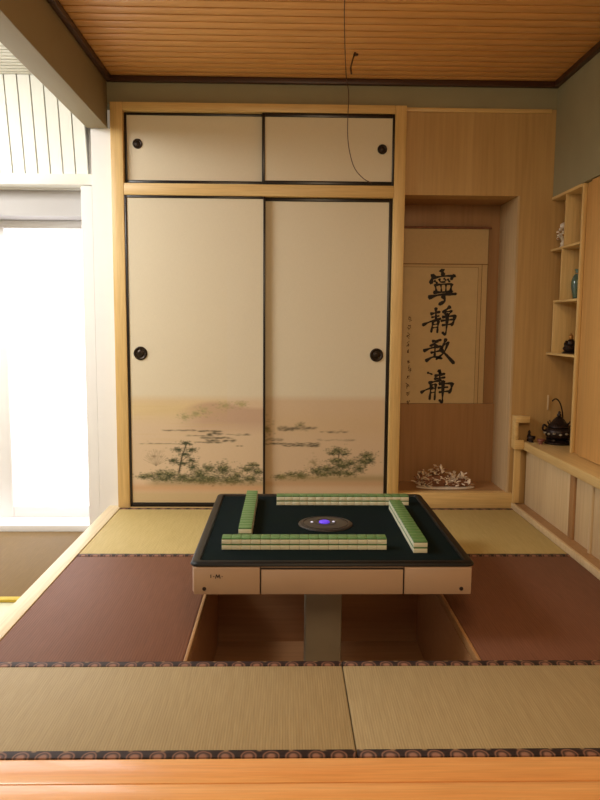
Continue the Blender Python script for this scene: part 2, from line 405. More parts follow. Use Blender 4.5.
def painting_left(Wd, H):       # canvas covers door width x .66 m; k converts the sketch's units
    cv, blend, dab, clump, line, xx, yy, r = paint(Wd, H, 3)
    k = Wd/560.; oy = -26
    X = lambda v: (v-14)*k; Y = lambda v: (v+oy)*k
    blend(.7*np.clip((yy-Y(30))/(30*k), 0, 1), (216, 186, 152))
    blend(.5*np.exp(-((yy-Y(90))/(45*k))**2)*(xx < X(420)), (222, 198, 136))
    top = Y(95)+18*k*np.sin(xx/(60*k))-45*k*np.exp(-((xx-X(440))/(140*k))**2)
    a = np.clip((yy-top)/(16*k), 0, 1)*np.clip((Y(205)-yy)/(60*k), 0, 1)*np.clip((xx-X(200))/(120*k), 0, 1); blend(.7*a, (190, 156, 134))
    for (cx, cy, rx, ry) in ((320, 100, 40, 26), (410, 76, 44, 22), (480, 70, 26, 14), (240, 125, 30, 16), (290, 112, 18, 12)): clump(X(cx), Y(cy), rx*k, ry*k, 130, PALE+[(150, 140, 100)], .45, 4*k)
    for _ in range(30): y = r.uniform(80, 250); x = r.uniform(40, 400); dab(X(x), Y(y), r.uniform(40, 110)*k, 2.2*k, (206, 180, 128), .22)
    for (x0, x1, y, w, al) in ((140, 290, 183, 2.4, .45), (300, 400, 186, 3, .6), (250, 360, 205, 3, .3), (310, 440, 214, 4, .5), (330, 452, 226, 5, .45), (290, 400, 234, 2.5, .5), (50, 260, 240, 2, .3), (420, 520, 200, 3, .3), (340, 400, 197, 5, .6)):
        for _ in range(int((x1-x0)/3)): dab(X(r.uniform(x0, x1)), Y(y+r.normal(0, w*.6)), 9*k, w*.6*k, DK[r.integers(3)], al*.8)
    for x in (464, 480): dab(X(x), Y(249), 7*k, 2.5*k, (70, 60, 50), .8)
    # bare tree, pine, bushes, bank
    for a in np.linspace(-1.1, 1.1, 15): line(X(116), Y(335), X(116+60*sin(a)), Y(335-72*cos(a)*r.uniform(.8, 1)), 1.5*k, (120, 104, 84), .28)
    clump(X(108), Y(295), 48*k, 34*k, 120, [(150, 130, 104), (166, 146, 116)], .28, 4*k)
    line(X(213), Y(365), X(226), Y(300), 3.4*k, (70, 60, 46), .7); line(X(226), Y(300), X(246), Y(240), 2.6*k, (70, 60, 46), .7); line(X(222), Y(315), X(262), Y(290), 2*k, (70, 60, 46), .6)
    for (cx, cy, rx, ry) in ((247, 238, 26, 9), (212, 266, 26, 9), (268, 266, 22, 9), (238, 286, 24, 8), (190, 312, 26, 10), (266, 312, 24, 12), (232, 326, 30, 9), (272, 342, 18, 10)): clump(X(cx), Y(cy), rx*1.15*k, ry*1.25*k, 150, GR[:2]+DK, .6, 3.2*k)
    for (cx, cy, rx, ry) in ((85, 380, 30, 14), (130, 372, 26, 20), (175, 375, 34, 26), (225, 384, 32, 18), (300, 372, 36, 32), (340, 346, 26, 22), (350, 392, 50, 22), (400, 350, 38, 30), (430, 392, 34, 18), (460, 378, 24, 24), (505, 350, 32, 16), (60, 384, 24, 10), (150, 392, 60, 12), (260, 396, 60, 14), (320, 400, 60, 12), (440, 402, 60, 12), (530, 330, 30, 10), (520, 392, 40, 20), (550, 360, 24, 18)):
        clump(X(cx), Y(cy), rx*k, ry*k, int(rx*ry*.36), GR+DK+[(132, 128, 88)], .6, 4*k); clump(X(cx), Y(cy-ry*.3), rx*.9*k, ry*.8*k, 40, PALE, .45, 2.6*k); clump(X(cx), Y(cy), rx*k, ry*k, 40, DK[:1], .6, 2.4*k)
    b = np.exp(-((yy-Y(412))/(14*k))**2)*np.clip((xx-X(60))/(50*k), 0, 1); blend(.5*b, (128, 122, 78))
    blend(.5*np.exp(-((yy-Y(432))/(18*k))**2), (206, 150, 100)); blend(.5*np.clip((yy-Y(440))/(20*k), 0, 1), (196, 172, 116))
    return cv
def painting_right(Wd, H):
    cv, blend, dab, clump, line, xx, yy, r = paint(Wd, H, 8)
    k = Wd/560.; oy = -26
    X = lambda v: (v-34)*k; Y = lambda v: (v+oy)*k
    blend(.7*np.clip((yy-Y(30))/(30*k), 0, 1), (208, 176, 142))
    blend(.3*np.exp(-((yy-Y(170))/(60*k))**2), (206, 176, 130))
    clump(X(50), Y(190), 34*k, 40*k, 120, DK+PALE, .3, 6*k)
    clump(X(205), Y(170), 26*k, 14*k, 70, DK+PALE, .3, 5*k)
    for (x0, x1, y, w, al) in ((100, 280, 186, 8, .4), (110, 170, 194, 6, .45), (300, 430, 202, 5, .28), (36, 290, 258, 4, .6), (120, 290, 266, 4, .6), (230, 290, 270, 3, .5), (36, 120, 240, 6, .35), (280, 460, 240, 5, .15)):
        for _ in range(int((x1-x0)/3)): dab(X(r.uniform(x0, x1)), Y(y+r.normal(0, w*.6)), 9*k, w*.5*k, DK[r.integers(3)], al*.75)
    clump(X(268), Y(345), 30*k, 24*k, 80, [(150, 136, 104), (164, 146, 112)], .35, 5*k)
    line(X(380), Y(360), X(384), Y(295), 3*k, (74, 62, 46), .6); line(X(505), Y(370), X(510), Y(320), 3*k, (74, 62, 46), .5)
    for (cx, cy, rx, ry) in ((380, 288, 42, 16), (355, 302, 26, 10), (410, 304, 24, 10), (375, 335, 46, 14), (400, 360, 50, 22), (440, 345, 24, 16), (510, 310, 32, 16), (500, 340, 40, 18), (530, 330, 20, 20), (480, 372, 30, 20), (330, 372, 40, 18), (280, 384, 36, 18), (310, 400, 40, 14), (370, 392, 50, 18), (205, 404, 40, 20), (115, 412, 32, 14), (160, 400, 20, 12), (430, 395, 40, 16)):
        clump(X(cx), Y(cy), rx*k, ry*k, int(rx*ry*.36), GR+DK+[(132, 128, 88)], .58, 4*k); clump(X(cx), Y(cy-ry*.3), rx*.9*k, ry*.8*k, 36, PALE, .45, 2.6*k); clump(X(cx), Y(cy), rx*k, ry*k, 30, DK[:1], .6, 2.4*k)
    b = np.exp(-((yy-Y(420))/(18*k))**2)*np.clip((xx-X(60))/(60*k), 0, 1); blend(.55*b, (140, 128, 78)); blend(.4*np.exp(-((yy-Y(445))/(16*k))**2), (186, 134, 90))
    return cv

# ------------------------------------------------------------ sliding doors
def sliding_door(x0, x1, z0, z1, yf, fr, label, handle, hr, painter=None, group=None):
    """fr = widths of the lacquer frame (left, right, bottom, top); yf = front plane"""
    t = empty('sliding_door', ((x0+x1)/2, yf+.012, z0), label, 'door', group)
    l, r_, b, tp = fr
    px0, px1, pz0, pz1 = x0+l, x1-r_, z0+b, z1-tp
    bm = bmesh.new(); hz = pz0+.66 if painter else pz0+.01
    if painter:
        nx = 300; nz = int(nx*.66/(px1-px0)); cvs = painter(nx+1, nz+1)
        zs = [pz0+(hz-pz0)*j/nz for j in range(nz+1)]+[pz1]
    else:
        nx = 1; nz = 0; cvs = None; zs = [pz0, pz1]
    lay = bm.verts.layers.float_color.new('ink'); base = lin((222, 210, 186))
    rows = []
    for j, z in enumerate(zs):
        row = []
        for i in range(nx+1):
            v = bm.verts.new((px0+(px1-px0)*i/nx, yf+.006, z))
            v[lay] = (*cvs[nz-j, i], 1) if (cvs is not None and j <= nz) else base
            row.append(v)
        rows.append(row)
    for a, c in zip(rows, rows[1:]):
        for i in range(nx): bm.faces.new((a[i], a[i+1], c[i+1], c[i]))
    back = [bm.verts.new(p) for p in ((px0, yf+.02, pz0), (px1, yf+.02, pz0), (px1, yf+.02, pz1), (px0, yf+.02, pz1))]
    bm.faces.new(back[::-1])
    for v in back: v[lay] = base
    link('paper_panel', bm, M['painted'], t)
    for n, bb in (('stile', (x0, px0, yf, yf+.024, z0, z1)), ('stile', (px1, x1, yf, yf+.024, z0, z1)), ('rail', (px0, px1, yf, yf+.024, z0, pz0)), ('rail', (px0, px1, yf, yf+.024, pz1, z1))):
        box(n, bb, M['lacquer'], t, .003)
    hx, hz_ = handle
    bm = bmesh.new()
    lathe(bm, hx, yf+.005, hz_, [(hr, 0), (hr, .003), (hr*.93, .0055), (hr*.74, .006), (hr*.70, .003), (hr*.5, .002), (hr*.46, .0045), (hr*.2, .0055), (.0015, .0055)], 32, axis='Y')
    for i in range(8):
        a = i*pi/4; ball(bm, (hx+hr*.84*cos(a), yf-.001, hz_+hr*.84*sin(a)), hr*.10, 1)
    link('pull', bm, M['bronze'], t, smooth='all')['label'] = 'round dark bronze recessed pull'
    return t
sliding_door(-.931, -.1215, .005, 1.834, W-.040, (.013, .013, .026, .013), 'large cream sliding closet door on the left, ink landscape with a pine tree', (-.855, .928), .040, painting_left, 'lower closet sliding doors')
sliding_door(-.15, .618, .005, 1.834, W-.012, (.016, .020, .026, .020), 'large cream sliding closet door on the right, ink landscape of clumped trees', (.541, .925), .040, painting_right, 'lower closet sliding doors')
sliding_door(-.931, -.1215, 1.903, 2.300, W-.012, (.014, .018, .022, .014), 'small upper closet door on the left, plain cream with black edge', (-.857, 2.128), .028, None, 'upper closet sliding doors')
sliding_door(-.142, .618, 1.903, 2.300, W-.040, (.017, .013, .022, .022), 'small upper closet door on the right, plain cream with black edge', (.548, 2.106), .028, None, 'upper closet sliding doors')

# ------------------------------------------------------------ hanging scroll
SX = .984; SY = NY-.024
sc = empty('hanging_scroll', (SX, SY, .602), 'paper calligraphy scroll with four large black characters hanging in the alcove', 'scroll')
SS = 1/155.5
def spx(x, y): return V(((x-440.5)*SS+SX, 0, 1.1+(323-y)*SS))
zt = spx(0, 227).z; zb = .602; x0 = spx(393.5, 0).x; x1 = spx(487, 0).x
box('mounting', (x0, x1, SY, SY+.003, zb, zt), M['scroll_mount'], sc, .0005)
zi = spx(0, 262).z; xi = spx(481, 0).x
box('paper', (x0+.035, xi-.025, SY-.0012, SY-.0001, zb, zi-.02), M['scroll_paper'], sc, .0003)
boxes('ruled_line', [(x0, x1, SY-.002, SY-.0002, zi-.004, zi+.001), (xi-.002, xi+.001, SY-.0018, SY-.0002, zb, zi-.004), (xi-.025, xi-.023, SY-.0018, SY-.0002, zb, zi-.02), (x0+.03, xi-.023, SY-.0018, SY-.0002, zi-.022, zi-.02), (x1-.004, x1-.001, SY-.002, SY-.0002, zb, zt)], M['scroll_line'], sc, .0002)
bm = bmesh.new(); tube(bm, [(x0-.012, SY-.004, zt), (x1+.012, SY-.004, zt)], .008, 10); link('hanging_rod', bm, M['carve_dark'], sc, smooth=True)
def stroke(bm, pts, w, y, org, k, depth=.0016):
    """brush stroke: pts in sketch units, w = widths; org = px of sketch origin, k = px per unit"""
    P = smooth_pts([(p[0], p[1], 0) for p in pts], 5) if len(pts) > 2 else [V((pts[0][0]+(pts[1][0]-pts[0][0])*i/5, pts[0][1]+(pts[1][1]-pts[0][1])*i/5, 0)) for i in range(6)]
    n = len(P); L, R_ = [], []
    for i, p in enumerate(P):
        t = (P[min(i+1, n-1)]-P[max(i-1, 0)]).normalized(); nn = V((-t.y, t.x, 0)); u = i/(n-1)
        ww = w*.5*(.62+.45*math.cos(2*pi*u)*(.6+.4*(u < .5))+.28) * (1 if u < .85 else .8) * random.uniform(.9, 1.1)
        L.append(p+nn*ww); R_.append(p-nn*ww)
    a = P[0]-(P[1]-P[0]).normalized()*w*.32; b = P[-1]+(P[-1]-P[-2]).normalized()*w*.38
    loop = [a]+L+[b]+R_[::-1]
    c3 = lambda p, yy: V((spx(org[0]+p.x*k, org[1]+p.y*k).x, yy, spx(org[0]+p.x*k, org[1]+p.y*k).z))
    # quads between L and R plus end triangles, with real thickness
    f1 = [bm.verts.new(c3(p, y-depth)) for p in L]; f2 = [bm.verts.new(c3(p, y-depth)) for p in R_]
    ea = bm.verts.new(c3(a, y-depth)); eb = bm.verts.new(c3(b, y-depth))
    for i in range(n-1): bm.faces.new((f1[i], f1[i+1], f2[i+1], f2[i]))
    bm.faces.new((ea, f1[0], f2[0])); bm.faces.new((f1[-1], eb, f2[-1]))
    lo = [ea]+f1+[eb]+f2[::-1]; bk = [bm.verts.new(V((v.co.x, y, v.co.z))) for v in lo]
    for i in range(len(lo)): j = (i+1) % len(lo); bm.faces.new((lo[i], bk[i], bk[j], lo[j]))
C1 = [([(310, 82), (325, 128)], 38), ([(228, 130), (205, 208)], 34), ([(228, 158), (330, 140), (436, 136)], 20), ([(438, 132), (405, 168)], 28), ([(240, 186), (268, 208)], 18), ([(288, 168), (300, 196), (345, 196)], 17), ([(335, 162), (352, 180)], 18), ([(372, 170), (390, 194)], 18),
      ([(248, 222), (262, 292)], 20), ([(252, 226), (330, 218), (412, 216)], 17), ([(412, 216), (402, 286)], 22), ([(305, 226), (312, 288)], 15), ([(356, 222), (356, 288)], 15), ([(236, 300), (330, 296), (420, 288)], 22), ([(188, 350), (300, 322), (458, 312)], 26), ([(328, 332), (348, 380), (296, 416)], 30)]
C2 = [([(262, 452), (266, 560)], 22), ([(212, 512), (302, 490)], 20), ([(222, 545), (296, 530)], 15), ([(134, 622), (210, 588), (312, 556)], 21), ([(238, 580), (222, 690)], 21), ([(240, 586), (294, 576)], 16), ([(292, 576), (286, 640), (282, 695)], 19), ([(240, 616), (284, 610)], 12), ([(236, 648), (284, 642)], 12),
      ([(404, 438), (334, 494)], 24), ([(348, 492), (424, 480)], 18), ([(420, 482), (384, 526)], 16), ([(352, 505), (362, 528)], 14), ([(330, 542), (454, 526)], 20), ([(454, 524), (444, 580), (424, 622)], 26), ([(316, 578), (456, 562)], 17), ([(330, 622), (436, 608)], 17), ([(378, 506), (374, 640), (362, 712), (334, 694)], 23)]
C3 = [([(236, 82), (322, 68)], 20), ([(292, 78), (214, 128)], 18), ([(222, 126), (262, 116), (300, 132)], 15), ([(152, 178), (230, 148), (322, 132)], 22), ([(266, 110), (262, 232)], 20), ([(224, 196), (312, 176)], 17), ([(176, 278), (250, 238), (334, 252)], 23),
      ([(372, 58), (350, 110), (328, 152)], 23), ([(346, 116), (402, 92)], 20), ([(392, 100), (356, 190), (280, 262)], 19), ([(318, 158), (376, 214), (456, 298)], 30)]
C4 = [([(196, 395), (242, 412)], 17), ([(310, 372), (332, 418)], 30), ([(272, 428), (368, 406)], 23), ([(268, 458), (372, 442)], 19), ([(320, 384), (320, 482)], 21), ([(212, 498), (334, 470)], 22), ([(134, 597), (190, 566), (256, 544)], 20), ([(236, 516), (224, 664)], 20), ([(240, 520), (284, 510)], 15), ([(282, 510), (274, 668)], 18), ([(240, 560), (280, 554)], 12), ([(236, 598), (278, 592)], 12),
      ([(316, 506), (446, 502)], 22), ([(446, 500), (440, 552), (420, 596)], 27), ([(306, 548), (404, 540)], 17), ([(318, 592), (420, 580)], 17), ([(356, 478), (354, 620), (350, 694), (324, 672)], 24)]
for cs, org in ((C1, (410, 260)), (C2, (410, 260)), (C3, (410, 330)), (C4, (410, 330))):
    bm = bmesh.new()
    for i, (p, w) in enumerate(cs): stroke(bm, p, w*1.22, SY-.0012-.0003*(i % 3), org, .1)
    link('ink_character', bm, M['ink'], sc)
for i in range(11):      # small signature column at the left
    bm = bmesh.new(); cx, cy = 410.5+random.uniform(-.8, .8), 316+i*8.3
    for k in range(5):
        a = random.uniform(-1.6, 1.6); L = random.uniform(12, 24); ox, oy = random.uniform(-10, 10), random.uniform(-20, 20)
        stroke(bm, [(ox-L*cos(a)*.7, oy-L*sin(a)*.7), (ox+L*cos(a)*.7, oy+L*sin(a)*.7)], 6, SY-.0012-.0002*k, (cx, cy), .1)
    link('signature_character', bm, M['ink_faint'], sc)['label'] = 'small faint brush character of the left column'

# ------------------------------------------------------------ carved ornament in the alcove
oc = V((1.0, W+.13, NZ0+.001))
t = empty('carved_ornament', oc, 'pale carved stone ornament of clustered leaves on a thin white base in the alcove', 'ornament')
bm = bmesh.new(); lathe(bm, oc.x+.01, oc.y, oc.z, [(.17, 0), (.185, .003), (.185, .009), (.17, .011)], 36, 1, .32); link('base', bm, M['porcelain'], t, smooth=True)
bm = bmesh.new(); bd = bmesh.new()
def leaf(bmx, c, L, wd, yaw, pit):
    R = Matrix.Rotation(yaw, 3, 'Z') @ Matrix.Rotation(pit, 3, 'Y')
    prof = [(0, .15), (.25, .8), (.55, 1), (.8, .6), (1, .05)]; up = []; dn = []
    for s, q in prof:
        z = .18*math.sin(s*pi)
        up.append([bmx.verts.new(c+R@V((s*L, k*q*wd/2, (z+(0 if k else .12))*L*.6))) for k in (-1, 0, 1)])
        dn.append([bmx.verts.new(c+R@V((s*L, k*q*wd/2, (z-.10)*L*.6))) for k in (-1, 0, 1)])
    for a, b in zip(up, up[1:]):
        for i in (0, 1): bmx.faces.new((a[i], a[i+1], b[i+1], b[i]))
    for a, b in zip(dn, dn[1:]):
        for i in (0, 1): bmx.faces.new((b[i], b[i+1], a[i+1], a[i]))
    for i in range(len(up)-1):
        bmx.faces.new((up[i][0], up[i+1][0], dn[i+1][0], dn[i][0])); bmx.faces.new((up[i+1][2], up[i][2], dn[i][2], dn[i+1][2]))
for i in range(210):
    u = random.random(); x = -.17+.34*u
    hmax = .035+.10*math.exp(-((x+.04)/.06)**2)+.055*math.exp(-((x-.09)/.05)**2)+.06*math.exp(-((x+.14)/.03)**2)
    z = random.uniform(.008, hmax); c = oc+V((x, random.uniform(-.035, .035), z+.004))
    leaf(bm if random.random() < .82 else bd, c, random.uniform(.022, .045), random.uniform(.012, .024), random.uniform(0, 2*pi), random.uniform(-1.1, .3))
ball(bd, oc+V((-.05, .0, .045)), (.085, .03, .045), 2, .12); ball(bd, oc+V((.09, .0, .03)), (.075, .03, .03), 2, .12)
link('pale_leaves', bm, M['carve'], t, smooth=True)['label'] = 'pale carved leaves'
link('dark_core', bd, M['carve_dark'], t, smooth=True)['label'] = 'brown carved leaves and core'

# ------------------------------------------------------------ built-in units on the right
RX = 1.56; YB = 3.71; CT = .413
# low cabinet
t = empty('low_cabinet', (1.55, 3.0, .0), 'low built-in cabinet with pale wood panels under the counter on the right', 'cabinet')
box('floor_board', (1.40, 1.764, 1.66, W-.001, -.028, .022), M['niche_wood'], t, .002)
box('front_rail', (1.378+.004, 1.40, 1.66, W-.001, -.028, .030), M['pale_wood'], t, .003)
box('corner_post', (1.385, 1.425, W-.03, W-.0215, .03, CT-.05), M['frame_wood'], t, .001)
ys = [W-.022, 3.44, 3.385, 3.19, 3.165, 2.9, 2.87, 2.3, 2.27, 1.66]
for i in range(0, len(ys)-1):
    if i % 2 == 0: box('panel', (1.462 if i != 2 else 1.47, 1.48, ys[i+1]+.0005, ys[i]-.0005, .0225, CT-.0505), M['pale_wood'], t, .002)
    else: box('upright', (1.452 if i > 1 else 1.458, 1.482, ys[i+1], ys[i], .0225, CT-.0505), M['pale_wood' if i > 1 else 'niche_wood'], t, .002)
# counter
tc_ = boxes('counter', [(1.43, 1.764, 1.66, W-.001, CT-.05, CT)], M['frame_wood_y'], bev=.004)
tag(tc_, 'long pale wooden counter board running along the right wall', 'counter')
tb = boxes('corner_bracket', [(1.372, 1.429, W-.07, W-.001, CT-.045, CT+.012), (1.372, 1.46, W-.07, W-.001, CT+.115, CT+.155), (1.372, 1.392, W-.07, W-.001, CT+.012, CT+.115)], M['frame_wood_x'], bev=.003)
tag(tb, 'small pale wood corner bracket where the counter meets the alcove post', 'bracket')
# display shelf
t = empty('display_shelf', (1.65, 3.87, CT), 'recessed open display shelf with stepped compartments in the right wall', 'shelf')
box('back_panel', (1.745, 1.763, YB, W-.001, CT+.001, 1.853), M['panel_wood'], t, .001)
T = .013
box('shelf_board', (RX, 1.744, YB+.001, W-.002, 1.540, 1.540+T), M['frame_wood_y'], t)
box('shelf_board', (RX, 1.744, YB+.001, 3.945+T, 1.240, 1.240+T), M['frame_wood_y'], t)
box('shelf_board', (RX, 1.744, YB+.001, W-.002, .935, .935+T), M['frame_wood_y'], t)
box('top_board', (RX-.006, 1.744, YB+.001, W-.002, 1.836, 1.853), M['frame_wood_y'], t)
box('divider', (RX+.002, 1.744, 3.92, 3.92+T, 1.540+T, 1.836), M['frame_wood'], t)
box('divider', (RX+.002, 1.744, 3.945, 3.945+T, 1.253, 1.540), M['frame_wood'], t)
box('divider', (RX+.002, 1.744, 4.03, 4.03+T, .948, 1.240), M['frame_wood'], t)
box('shelf_board', (RX, 1.744, 3.945+T+.0005, 4.03+T, 1.240, 1.240+T), M['frame_wood_y'], t)
# tall cabinet nearer the camera
t = empty('tall_cabinet', (1.65, 2.7, CT), 'tall smooth orange-brown wooden cabinet standing on the counter at right edge', 'cabinet')
box('carcass', (1.582, 1.763, 1.7, YB-.001, CT+.001, 1.853), M['cab_wood'], t, .002)
box('side_edge', (1.56, 1.581, YB-.02, YB-.001, CT+.001, 1.853), M['frame_wood'], t, .002)
for a, b in ((2.86, 3.598), (2.11, 2.857), (1.7, 2.107)): box('door', (1.562, 1.581, a, b, CT+.004, 1.850), M['cab_wood'], t, .002)

# shelf ornaments
p = V((1.612, 4.06, 1.5535))
t = empty('figurine', p, 'white ornate porcelain flower figurine with a round top on the top shelf', 'figurine')
bm = bmesh.new(); lathe(bm, p.x, p.y, p.z, [(.022, 0), (.026, .006), (.014, .016), (.018, .03), (.008, .045)], 16)
for i in range(8):
    a = i*pi/4; tube(bm, smooth_pts([(p.x, p.y, p.z+.035), (p.x+.02*cos(a), p.y+.02*sin(a), p.z+.07), (p.x+.034*cos(a), p.y+.034*sin(a), p.z+.05+.03*(i % 2))], 4), .004, 6)
link('stem', bm, M['porcelain'], t, smooth=True)
bm = bmesh.new(); ball(bm, p+V((0, 0, .128)), (.024, .024, .022), 2, .05)
for i in range(14):
    a = i*2.4; ball(bm, p+V((.032*cos(a), .032*sin(a), .058+.004*i)), .010, 1, .1)
link('blossoms', bm, M['porcelain'], t, smooth=True)
for i in range(9):
    bm = bmesh.new(); a = i*2.4+1; ball(bm, p+V((.036*cos(a), .030*sin(a), .05+.006*i)), .006, 1, .1)
    link('gilt_bead', bm, M['gilt'], t, smooth=True)
p = V((1.635, 3.89, 1.2535))
t = empty('vase', p, 'slender blue-green glazed vase on the middle shelf', 'vase')
bm = bmesh.new(); lathe(bm, p.x, p.y, p.z, [(.020, 0), (.022, .004), (.026, .03), (.034, .07), (.035, .10), (.026, .128), (.014, .142), (.013, .158), (.019, .168), (.017, .169), (.010, .158)], 24); link('vessel', bm, M['celadon'], t, smooth='all')
bm = bmesh.new(); lathe(bm, p.x, p.y, p.z+.1425, [(.0148, 0), (.0158, .002), (.0148, .004)], 24); link('neck_ring', bm, M['gilt'], t, smooth='all')
p = V((1.625, 3.92, .9485))
t = empty('statuette', p, 'small dark seated statuette with a pale head on the lower shelf', 'figurine')
bm = bmesh.new(); lathe(bm, p.x, p.y, p.z, [(.044, 0), (.046, .006), (.038, .012)], 20)
ball(bm, p+V((0, 0, .028)), (.042, .036, .024), 2, .08); ball(bm, p+V((.002, 0, .055)), (.024, .022, .03), 2, .08)
ball(bm, p+V((-.02, -.022, .035)), (.016, .016, .014), 1, .08); ball(bm, p+V((.02, -.024, .034)), (.016, .016, .014), 1, .08)
for s in (-1, 1): tube(bm, smooth_pts([p+V((.022*s, 0, .07)), p+V((.034*s, -.01, .048)), p+V((.012*s, -.026, .042))], 4), .008, 6)
link('robed_body', bm, M['iron'], t, smooth=True)
bm = bmesh.new(); ball(bm, p+V((0, -.004, .094)), (.013, .014, .016), 2); ball(bm, p+V((0, -.002, .110)), .006, 1); link('head', bm, M['gilt'], t, smooth=True)['label'] = 'pale gilt head'

# censer / kettle
p = V((1.612, 4.0, CT+.001))
t = empty('iron_kettle', p, 'dark cast iron lidded kettle with tall arched handle on the counter', 'kettle')
bm = bmesh.new(); lathe(bm, p.x, p.y, p.z, [(.075, 0), (.082, .006), (.082, .012), (.060, .018), (.052, .024)], 28)
for i in range(4): a = i*pi/2+pi/4; ball(bm, p+V((.062*cos(a), .062*sin(a), .024)), (.014, .014, .012), 1)
link('stand', bm, M['iron'], t, smooth=True)
bm = bmesh.new(); lathe(bm, p.x, p.y, p.z+.024, [(.045, 0), (.066, .014), (.078, .036), (.076, .056), (.062, .072), (.05, .076)], 28)
for s in (-1, 1): tube(bm, smooth_pts([p+V((.07*s, 0, .07)), p+V((.094*s, 0, .085)), p+V((.088*s, 0, .112)), p+V((.07*s, 0, .10))], 4), .006, 8)
link('pot_body', bm, M['iron'], t, smooth=True)
bm = bmesh.new()
for i in range(14): a = i*2*pi/14; ball(bm, p+V((.077*cos(a), .077*sin(a), .062+.005*(i % 2))), (.011, .011, .008), 1, .1)
link('relief_band', bm, M['iron_light'], t, smooth=True)['label'] = 'worn silvery relief band'
bm = bmesh.new(); lathe(bm, p.x, p.y, p.z+.1005, [(.064, 0), (.058, .012), (.044, .024), (.03, .044), (.014, .058)], 20)
for i in range(6): a = i*pi/3; tube(bm, [p+V((.056*cos(a), .056*sin(a), .113)), p+V((.064*cos(a), .064*sin(a), .122)), p+V((.066*cos(a), .066*sin(a), .132))], .004, 6)
l_ = link('lid', bm, M['iron'], t, smooth=True)
bm = bmesh.new(); lathe(bm, p.x, p.y, p.z+.1585, [(.008, 0), (.012, .006), (.013, .014), (.006, .022), (.009, .028), (.002, .036)], 14); link('finial', bm, M['iron'], l_, smooth='all')
bm = bmesh.new(); hp = [p+V((-.026+.058*cos(a), .02*cos(a), .11+.155*sin(a))) for a in [-.1+i*pi*.66/14 for i in range(15)]]; tube(bm, hp, .0042, 8)
link('arched_handle', bm, M['iron'], t, smooth='all')
def cup(loc, mat_, label, s=1):
    bm = bmesh.new(); lathe(bm, loc[0], loc[1], loc[2], [(.014*s, 0), (.015*s, .003), (.012*s, .006), (.022*s, .02*s), (.026*s, .036*s), (.024*s, .036*s), (.019*s, .02*s), (.004, .01)], 20)
    return tag(link('tea_cup', bm, mat_, smooth='all'), label, 'cup', 'tea cups beside the kettle')
cup((1.468, 4.045, CT+.0005), M['iron'], 'small dark tea cup nearest the corner bracket', 1.0)
M['clay'] = plain('clay', (120, 70, 58), .4, .1, 50); M['plum'] = plain('plum_clay', (74, 40, 40), .4, .1, 50)
cup((1.500, 3.975, CT+.0005), M['clay'], 'small reddish clay tea cup between kettle and dark cup', .85)
t = empty('small_statue', V((1.462, 4.09, CT+.0005)), 'tiny dark upright statue behind the small cups', 'figurine')
q = V((1.472, 4.092, CT+.0005)); t.location = q
bm = bmesh.new(); lathe(bm, q.x, q.y, q.z, [(.014, 0), (.015, .005), (.009, .012), (.012, .03), (.006, .045), (.009, .054), (.002, .066)], 14); link('statue_body', bm, M['iron'], t, smooth='all')
o = box('wall_plate', (1.742-.16, 1.742-.15, W-.008, W-.0005, .60, .69), M['pale_wood'], None, .002); tag(o, 'narrow pale upright plate on the wall above the kettle', 'plate')

# ------------------------------------------------------------ mahjong table
TX0, TX1, TY0, TY1, TZ = -.334, .676, 2.36, 3.37, .262
CX, CY = (TX0+TX1)/2, (TY0+TY1)/2
mt = empty('mahjong_table', (CX, CY, pz+.001), 'beige electric mahjong table with black rim and dark green felt over the leg pit', 'table')
def rrect(x0, x1, y0, y1, r, n=6):
    pts = []
    for (cx, cy, a0) in ((x1-r, y1-r, 0), (x0+r, y1-r, 90), (x0+r, y0+r, 180), (x1-r, y0+r, 270)):
        for i in range(n+1): a = radians(a0+90*i/n); pts.append((cx+r*cos(a), cy+r*sin(a)))
    return pts
def loft(bm, loops):
    rs = [[bm.verts.new((x, y, z)) for x, y in pts] for pts, z in loops]; n = len(rs[0])
    for a, b in zip(rs, rs[1:]):
        for i in range(n): bm.faces.new((a[i], a[(i+1) % n], b[(i+1) % n], b[i]))
    return rs
bm = bmesh.new()
rs = loft(bm, [(rrect(TX0+.012, TX1-.012, TY0+.012, TY1-.012, .03), .147), (rrect(TX0+.004, TX1-.004, TY0+.004, TY1-.004, .03), .153), (rrect(TX0+.004, TX1-.004, TY0+.004, TY1-.004, .03), .251)])
bm.faces.new(rs[0][::-1]); bm.faces.new(rs[-1]); bmesh.ops.recalc_face_normals(bm, faces=bm.faces); link('housing', bm, M['body'], mt, smooth=True)
bm = bmesh.new(); e = .034
loft(bm, [(rrect(TX0, TX1, TY0, TY1, .028), .2515), (rrect(TX0-.002, TX1+.002, TY0-.002, TY1+.002, .03), .255), (rrect(TX0, TX1, TY0, TY1, .028), .260), (rrect(TX0+.006, TX1-.006, TY0+.006, TY1-.006, .024), .2645), (rrect(TX0+e-.006, TX1-e+.006, TY0+e-.006, TY1-e+.006, .016), .2645),
    (rrect(TX0+e, TX1-e, TY0+e, TY1-e, .012), .256), (rrect(TX0+e, TX1-e, TY0+e, TY1-e, .012), .2515), (rrect(TX0, TX1, TY0, TY1, .028), .2515)])
bmesh.ops.recalc_face_normals(bm, faces=bm.faces); link('rim', bm, M['rim'], mt, smooth=True)['label'] = 'raised black table rim'
FZ = .258
bm = bmesh.new(); rs = loft(bm, [(rrect(TX0+e, TX1-e, TY0+e, TY1-e, .012), .252), (rrect(TX0+e, TX1-e, TY0+e, TY1-e, .012), FZ)]); bm.faces.new(rs[0][::-1]); bm.faces.new(rs[1])
link('felt', bm, M['felt'], mt)['label'] = 'dark green felt playing surface'
